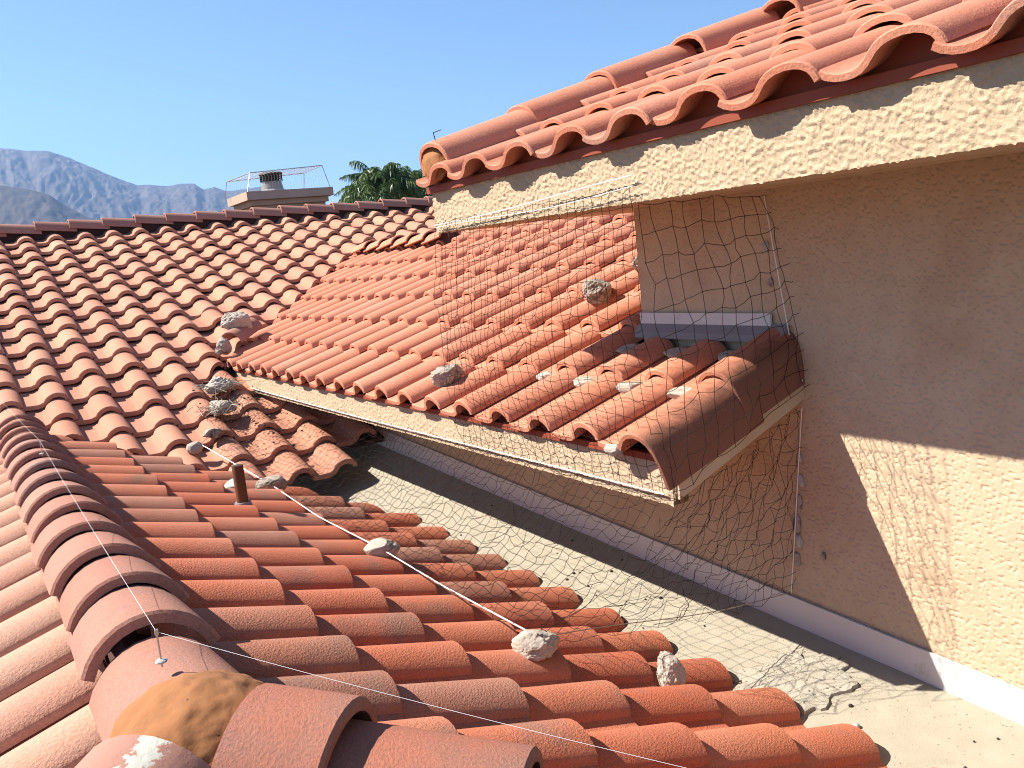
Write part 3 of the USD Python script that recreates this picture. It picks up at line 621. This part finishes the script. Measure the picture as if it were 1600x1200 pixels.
# ------------------------------------------------------------------ palms
LEAF = mat('palm_leaf', {'geo': ('geometry', {}), 'n': ('noise_texture', {'scale': 2.0, 'detail': 2.0}), 'ri': ('rgb_ramp', {'ramp': [(0.3, (0.035, 0.075, 0.012)), (0.55, (0.07, 0.12, 0.022)), (0.75, (0.13, 0.17, 0.04))]}),
                         'p': ('principled_bsdf', {'roughness': 0.45}), 't': ('translucent_bsdf', {}), 'm': ('mix_closure', {'fac': 0.25})},
           [('geo.position', 'n.vector'), ('n.fac', 'ri.fac'), ('ri.color', 'p.base_color'), ('ri.color', 't.color'), ('p.BSDF', 'm.closure1'), ('t.BSDF', 'm.closure2')], surface='m.closure')
BARK = rough_look('palm_bark', (0.20, 0.15, 0.11), (0.26, 0.2, 0.15), 12.0, 0.5, 0.02)
def frond(c, az, el, L, droop, rg):
    n = 22; t = np.linspace(0, 1, n); h = np.array([math.cos(az), math.sin(az), 0])
    rr = L * (t * math.cos(el)); z = L * (t * math.sin(el) - droop * t ** 2.2)
    sp = np.asarray(c) + rr[:, None] * h + z[:, None] * np.array([0, 0, 1])
    side = np.array([-h[1], h[0], 0]); V, F = [], []
    for i in range(1, n):
        tt = t[i]; ln = .42 * L * (math.sin(math.pi * min(1, .12 + .85 * tt)) ** .7) * .55
        for s in (-1, 1):
            for rep in range(2):
                o = sp[i] + (sp[i] - sp[i - 1]) * rg.uniform(-.5, .5)
                d = unit(side * s * rg.uniform(.6, 1.1) + h * rg.uniform(.3, .7) + np.array([0, 0, rg.uniform(-1.1, -.05)]))
                w = unit(np.cross(d, rg.normal(0, 1, 3))) * .016
                m1 = o + d * ln * .5; tip = o + d * ln + np.array([0, 0, -ln * rg.uniform(.25, .6)])
                k = len(V); V += [o - w * .6, o + w * .6, m1 + w, m1 - w, tip]; F += [[k, k + 1, k + 2], [k, k + 2, k + 3], [k + 3, k + 2, k + 4]]
    v0, f0 = tube(sp, np.linspace(.02, .004, n), 4)
    return join([(np.array(V), np.array(F)), (v0, f0)])
def palm(px, py, dist, L, seed, label, nf):
    rg = np.random.default_rng(seed); d = ray(px, py); c = d * dist
    t = thing('palm_tree', label, 'tree', (c[0], c[1], -H), 'palms behind the far ridge')
    hz = c[2]
    part(t, 'trunk', tube([(c[0], c[1], -H), (c[0] + .1, c[1], (hz - H) / 2), (c[0], c[1], hz)], [.22, .17, .14], 10), BARK)
    for k in range(nf):
        part(t, 'frond', frond((c[0], c[1], hz + rg.uniform(-.1, .1)), rg.uniform(0, 2 * math.pi), rg.uniform(-.15, 1.25), L * rg.uniform(.75, 1.1), rg.uniform(.45, 1.0), rg), LEAF, False)
palm(592, 287, 30, 1.6, 3, 'left feathery green palm behind the ridge beside the chimney', 110)
palm(642, 292, 33, 1.6, 5, 'right feathery green palm half hidden by the upper roof corner', 100)

# ------------------------------------------------------------------ nets
def net(name, label, low, high, cell, nu, nv, seed, bulge=(0, 0, 0), jit=.007, r=.00095, hem=None, edges=()):
    """low(s), high(s): lower and upper edge, s in 0..1; cords of both directions with slack and knots"""
    rg = np.random.default_rng(seed); s = np.linspace(0, 1, nu + 1); t = np.linspace(0, 1, nv + 1)
    lo = np.array([low(a) for a in s]); hi = np.array([high(a) for a in s])
    P = lo[:, None] * (1 - t)[None, :, None] + hi[:, None] * t[None, :, None]
    P = P + (np.sin(np.pi * t)[None, :] * (.6 + .4 * np.sin(np.pi * s))[:, None])[..., None] * np.asarray(bulge, float)
    w = meshkit.fbm(P * 6 + seed, 2, seed) - .5
    P = P + (np.sin(np.pi * t)[None, :, None]) * (w[..., None] * .05 * np.array([1, .6, .4]))
    P = P + rg.normal(0, jit, P.shape) * np.array([.5, 1, 1])
    cords = []
    def cord(q):
        n = len(q); z = []
        for i in range(n - 1):
            z.append(q[i]); z.append((q[i] + q[i + 1]) / 2 + rg.normal(0, .0025, 3) + [0, 0, -.002])
        z.append(q[-1]); return tube(z, r, 3, False)
    for i in range(nu + 1): cords.append(cord(P[i]))
    for j in range(nv + 1): cords.append(cord(P[:, j]))
    kn = np.array([[1, 0, 0], [-1, 0, 0], [0, 1, 0], [0, -1, 0], [0, 0, 1], [0, 0, -1]]) * r * 2.0
    kf = np.array([[0, 2, 4], [2, 1, 4], [1, 3, 4], [3, 0, 4], [2, 0, 5], [1, 2, 5], [3, 1, 5], [0, 3, 5]])
    pts = P.reshape(-1, 3)
    knots = ((pts[:, None] + kn[None]).reshape(-1, 3), (np.arange(len(pts))[:, None, None] * 6 + kf[None]).reshape(-1, 3))
    base = thing(name, label, 'net', (pts[:, 0].mean(), pts[:, 1].mean(), pts[:, 2].min()), 'bird netting under the eaves')
    part(base, 'mesh', join(cords + [knots]), NETM, False)
    for q, rr, m in edges: part(base, 'edge_cable', tube(q, rr, 6), m, 40)
    return base
ly = [2.10, 3.264, 4.852, 5.69, 5.85, 6.2, 6.5, 6.90]
lx = [1.27, 1.296, 1.339, 1.18, 1.30, 1.446, 1.49, 1.72]
lz = [-1.105, -1.115, -1.125, -.975, -.93, -.81, -.71, -.64]
def yat(s): return 2.08 + s * (6.88 - 2.08)
low1 = lambda s: np.array([np.interp(yat(s), ly, lx), yat(s), np.interp(yat(s), ly, lz)])
high1 = lambda s: np.array([XB0 - .012, yat(s), -.80])
wav = lambda P0, P1, n, a, seed: [np.asarray(P0) + (np.asarray(P1) - np.asarray(P0)) * t + np.array([0, 0, a * math.sin(7 * t + seed) - 2 * a * math.sin(math.pi * t)]) for t in np.linspace(0, 1, n)]
net('bird_net', 'long dark net stretched from the near roof up to the middle eave over the deck', low1, high1, .05, 98, 17, 1, bulge=(0, 0, -.05),
    edges=[(wav((XB0 - .014, 2.07, -.79), (XB0 - .014, 6.9, -.795), 40, .002, 1), .0028, CABLE)])
L3 = np.array([1.27, 2.10, -1.105]); WB_ = np.array([XW - .015, 2.125, -1.30]); WT = np.array([XW - .015, 2.03, -.62]); BC = np.array([1.76, 1.985, -.80])
net('bird_net', 'triangular end net hanging from the middle roof corner to the wall and deck', lambda s: L3 + (WB_ - L3) * s + [0, 0, -.03 * math.sin(math.pi * s)], lambda s: BC + (WT - BC) * s,
    .055, 22, 13, 2, bulge=(.05, .04, -.08), jit=.012, r=.0008, edges=[(wav(L3, WB_, 20, .006, 0), .0016, STEEL), (wav(WB_, WT, 16, .004, 3), .0016, CABLE)])
net('bird_net', 'net curtain from the upper eave down over the middle roof eave', lambda s: np.array([1.765 - .0 * s, 3.38 - s * 1.36, -.80]), lambda s: np.array([1.702, 3.26 - s * 1.22, .135]),
    .05, 27, 18, 3, bulge=(-.06, 0, 0), jit=.006, edges=[(wav((1.702, 3.27, .125), (1.702, 2.03, .172), 20, .002, 2), .0020, CABLE), (wav((1.702, 3.27, .118), (1.702, 2.03, .14), 20, .004, 0), .0014, CABLE)])
net('bird_net', 'net panel closing the gap between the middle and upper roofs against the wall', lambda s: np.array([1.72 + .68 * s, 1.975 + .03 * s, -.765 + .24 * s]), lambda s: np.array([1.74 + .66 * s, 2.06 + .08 * s, .09]),
    .07, 10, 11, 4, bulge=(0, -.03, 0), jit=.007, r=.0011, edges=[([(XW - .012, 2.14, .09), (XW - .016, 2.10, -.15), (XW - .02, 2.06, -.38), (XW - .016, 2.02, -.53)], .0018, CABLE)])
net('bird_net', 'far net panel rising from mortar lumps on the middle roof to the upper eave', lambda s: np.array([1.84 + 1.06 * s, 3.56 - .05 * s, zB(1.84 + 1.06 * s) + .015]), lambda s: np.array([1.74 + 1.1 * s, 3.29, .10]),
    .06, 16, 9, 5, bulge=(0, .03, 0), jit=.008)

# ------------------------------------------------------------------ cable with its mortar anchors
cp = [(1.18, 5.69, -.985), (1.339, 4.852, -1.135), (1.30, 4.0, -1.135), (1.296, 3.264, -1.118), (1.283, 2.7, -1.118), (1.27, 2.12, -1.10)]
cab = tube(np.array([np.interp(np.linspace(0, 5, 60), range(6), np.array(cp)[:, a]) for a in range(3)]).T, .0026, 6)
single('steel_cable', cab, CABLE, 'thin white cable strung between mortar lumps across the near roof', 'cable')
def lumps(items):
    for nm, lab, c, r, sd_, m in items: single(nm, lump(c, r, sd_, 5, .42), m, lab, 'mortar lump', 'mortar lumps holding the bird net', smooth=True)
lumps([
 ('mortar_lump', 'pale mortar lump holding the end of the white cable, largest and nearest', (1.262, 2.10, -1.118), (.070, .056, .050), 1, MORTAR),
 ('mortar_lump', 'grey mortar lump halfway along the white cable', (1.296, 3.264, -1.128), (.075, .058, .050), 2, MORTAR),
 ('mortar_lump', 'flat grey mortar lump on the white cable beside the rusty pipe', (1.339, 4.852, -1.130), (.08, .06, .052), 3, MORTAR_D),
 ('mortar_lump', 'upright mortar lump wedged between two tiles above the deck', (1.66, 1.985, -1.315), (.042, .04, .075), 4, MORTAR),
 ('mortar_lump', 'mortar lump on the middle roof eave at the edge of the net curtain', (1.835, 3.575, -.525), (.075, .058, .055), 5, MORTAR_D),
 ('mortar_lump', 'craggy mortar lump high on the middle roof near the wall corner', (2.67, 3.50, -.240), (.085, .058, .065), 6, MORTAR_D),
 ('mortar_lump', 'mortar lump cut off by the upper wall corner', (2.96, 3.50, -.135), (.075, .05, .05), 7, MORTAR),
 ('mortar_lump', 'small mortar lump where the white cable starts on the far roof', (1.14, 5.69, -1.0), (.05, .045, .04), 8, MORTAR),
 ('mortar_lump', 'round dark mortar lump on the crest of a far roof tile', (1.29, 5.83, -.95), (.06, .05, .035), 9, MORTAR_D),
 ('mortar_lump', 'white mortar dab on tiles behind the rusty pipe', (1.12, 4.75, -1.07), (.045, .06, .03), 10, WHITEP)])
for lab, c, r, sd_ in [('matted straw nest on the far roof just below the middle eave corner', (1.53, 6.50, -.735), (.115, .10, .06), 21), ('second straw clump lower in the far roof valley', (1.44, 6.14, -.845), (.11, .09, .055), 22)]:
    rg = np.random.default_rng(sd_); base = lump(c, np.array(r) * [.85, .85, 1.1], sd_, 5, .55)
    tw = []
    for k in range(90):
        p = np.array(c) + rg.normal(0, .5, 3) * np.array(r) * [1.1, 1.1, .5]; d = rg.normal(0, 1, 3) * [1, 1, .35]; d = unit(d) * rg.uniform(.03, .09)
        tw.append(tube([p - d, p + [0, 0, rg.uniform(0, .015)], p + d], .0022, 3, False))
    t = thing('straw_nest', lab, 'nest', (c[0], c[1], c[2] - r[2]), 'old nests on the far roof')
    part(t, 'clump', base, MORTAR, True); part(t, 'twigs', join(tw), STRAW, False)
bt = thing('broken_ridge_tile', 'broken mortar-crusted barrel tile lying in the valley of two roofs', 'broken tile', (1.95, 7.3, -.5))
fb = frame(unit((.7, -.7, .0)), unit((.72, .66, .30)))
part(bt, 'barrel', place(cap_tile(.10, 1.5, .34, .95), np.array([1.80, 7.10, -.40]), fb, .0, 1, 0, .0), TRA)
part(bt, 'mortar_crust', lump((1.93, 7.25, -.345), (.13, .10, .085), 51, 5, .6), MORTAR, True)
part(bt, 'mortar_crust', lump((1.72, 6.98, -.50), (.07, .07, .07), 52, 4, .5), MORTAR_D, True)

# ------------------------------------------------------------------ vent pipe, bird wire, odds and ends
VP = thing('vent_pipe', 'short rusty vent pipe standing on the near roof', 'pipe', (1.02, 4.22, -1.12))
part(VP, 'pipe', tube([(1.02, 4.22, -1.10), (1.02, 4.22, -.86)], .027, 16), RUST)
part(VP, 'pipe_collar', cyl(1.02, 4.22, -1.10, -1.035, .055, .036), GREYF)
part(VP, 'pipe_mouth', tube([(1.02, 4.22, -.8605), (1.02, 4.22, -.858)], .022, 16), DARK)
def post(lab, x, y, z, h, lean=(0, 0)):
    t = thing('wire_post', lab, 'post', (x, y, z), 'posts of the bird wire')
    part(t, 'pin', tube([(x, y, z - .01), (x + lean[0], y + lean[1], z + h)], .0016, 8), STEEL)
    part(t, 'foot', lump((x, y, z + .001), (.010, .010, .004), 3, 3, .2), WHITEP, True)
    part(t, 'clip', box(x + lean[0] - .003, x + lean[0] + .003, y + lean[1] - .003, y + lean[1] + .003, z + h - .006, z + h + .004), STEEL, False)
    return np.array([x + lean[0], y + lean[1], z + h])
p1 = post('bird wire pin standing in the brown mastic patch at the hip', PX - .008, 1.615, -.642, .055)
p2 = post('bird wire pin halfway along the near ridge', xr, 4.28, -.648, .06)
p3 = post('bird wire pin at the far end of the near ridge', xr - .07, 6.25, -.62, .07)
p4 = np.array([1.05, .72, -.86])
def sagline(a, b, s, n=24): return [a + (b - a) * t + np.array([0, 0, -s * 4 * t * (1 - t)]) for t in np.linspace(0, 1, n)]
single('bird_wire', join([tube(sagline(p1, p2, .01), .0004, 4), tube(sagline(p2, p3, .008), .0004, 4), tube(sagline(p1, p4, .01), .0004, 4)]), CABLE, 'hair-thin bird wire above the near ridge and hip caps', 'wire')
sp = thing('roof_spike', 'small bent wire spike on the upper roof corner', 'spike', (1.70, 3.17, .44))
part(sp, 'pin', tube([(1.70, 3.17, .42), (1.695, 3.18, .478)], .002, 6), DARK); part(sp, 'crossbar', tube([(1.695, 3.18, .476), (1.72, 3.16, .484)], .0016, 6), DARK)
for q, (lab, x, y, r) in enumerate([('white pebble on the deck in front of the shadow edge', 2.03, 1.62, .010)]):
    single('pebble', lump((x, y, float(deckf(np.array([x]), np.array([y]))[0]) + .006), (r, r * .9, r * .8), 61 + q, 3, .2), WHITEP, lab, 'pebble', smooth=True)
for lab, a, b2 in [('dark split twig on the deck beside the eave tiles', (1.885, 1.66), (1.935, 1.62)), ('thin straight stick lying on the deck under the net', (1.95, 2.03), (2.07, 1.97))]:
    za_, zb_ = (float(deckf(np.array([q[0]]), np.array([q[1]]))[0]) + .006 for q in (a, b2))
    single('twig', tube([(a[0], a[1], za_), ((a[0] + b2[0]) / 2, (a[1] + b2[1]) / 2 + .006, (za_ + zb_) / 2), (b2[0], b2[1], zb_)], [.002, .004, .002], 6), DARK, lab, 'twig')

# crumbs of debris on the far tiles
rg = np.random.default_rng(5); cr_ = []
for k in range(90):
    x, y = rg.normal(1.62, .16), rg.normal(5.95, .28); cr_.append(lump((x, y, zA(y) - .004 - (.07 if rg.random() < .4 else 0)), np.array([.010, .008, .006]) * rg.uniform(.4, 1.2), k, 1, .3))
for k in range(70):
    x, y = rg.uniform(1.7, 2.3), rg.uniform(1.0, 4.6); cr_.append(lump((x, y, float(deckf(np.array([x]), np.array([y]))[0]) + .003), np.array([.006, .005, .004]) * rg.uniform(.4, 1.3), k, 1, .3))
single('debris', join(cr_), DARK, 'scattered dark crumbs on the far tiles and deck', 'debris', kind='stuff', smooth=False)
def crack(pts, label):
    q = []
    for a, b2 in zip(pts[:-1], pts[1:]):
        for t in np.linspace(0, 1, 8, endpoint=False):
            x, y = a[0] + (b2[0] - a[0]) * t + rg.normal(0, .002), a[1] + (b2[1] - a[1]) * t + rg.normal(0, .002); q.append((x, y, float(deckf(np.array([x]), np.array([y]))[0]) + .0006))
    single('deck_crack', tube(q, .0014, 4), DARK, label, 'crack')
crack([(2.33, 3.95), (2.24, 3.80), (2.13, 3.72), (2.03, 3.74)], 'thin curved dark crack across the far part of the deck')
crack([(2.28, 2.62), (2.20, 2.50), (2.12, 2.46), (2.02, 2.52)], 'dark crack across the deck behind the hanging net')
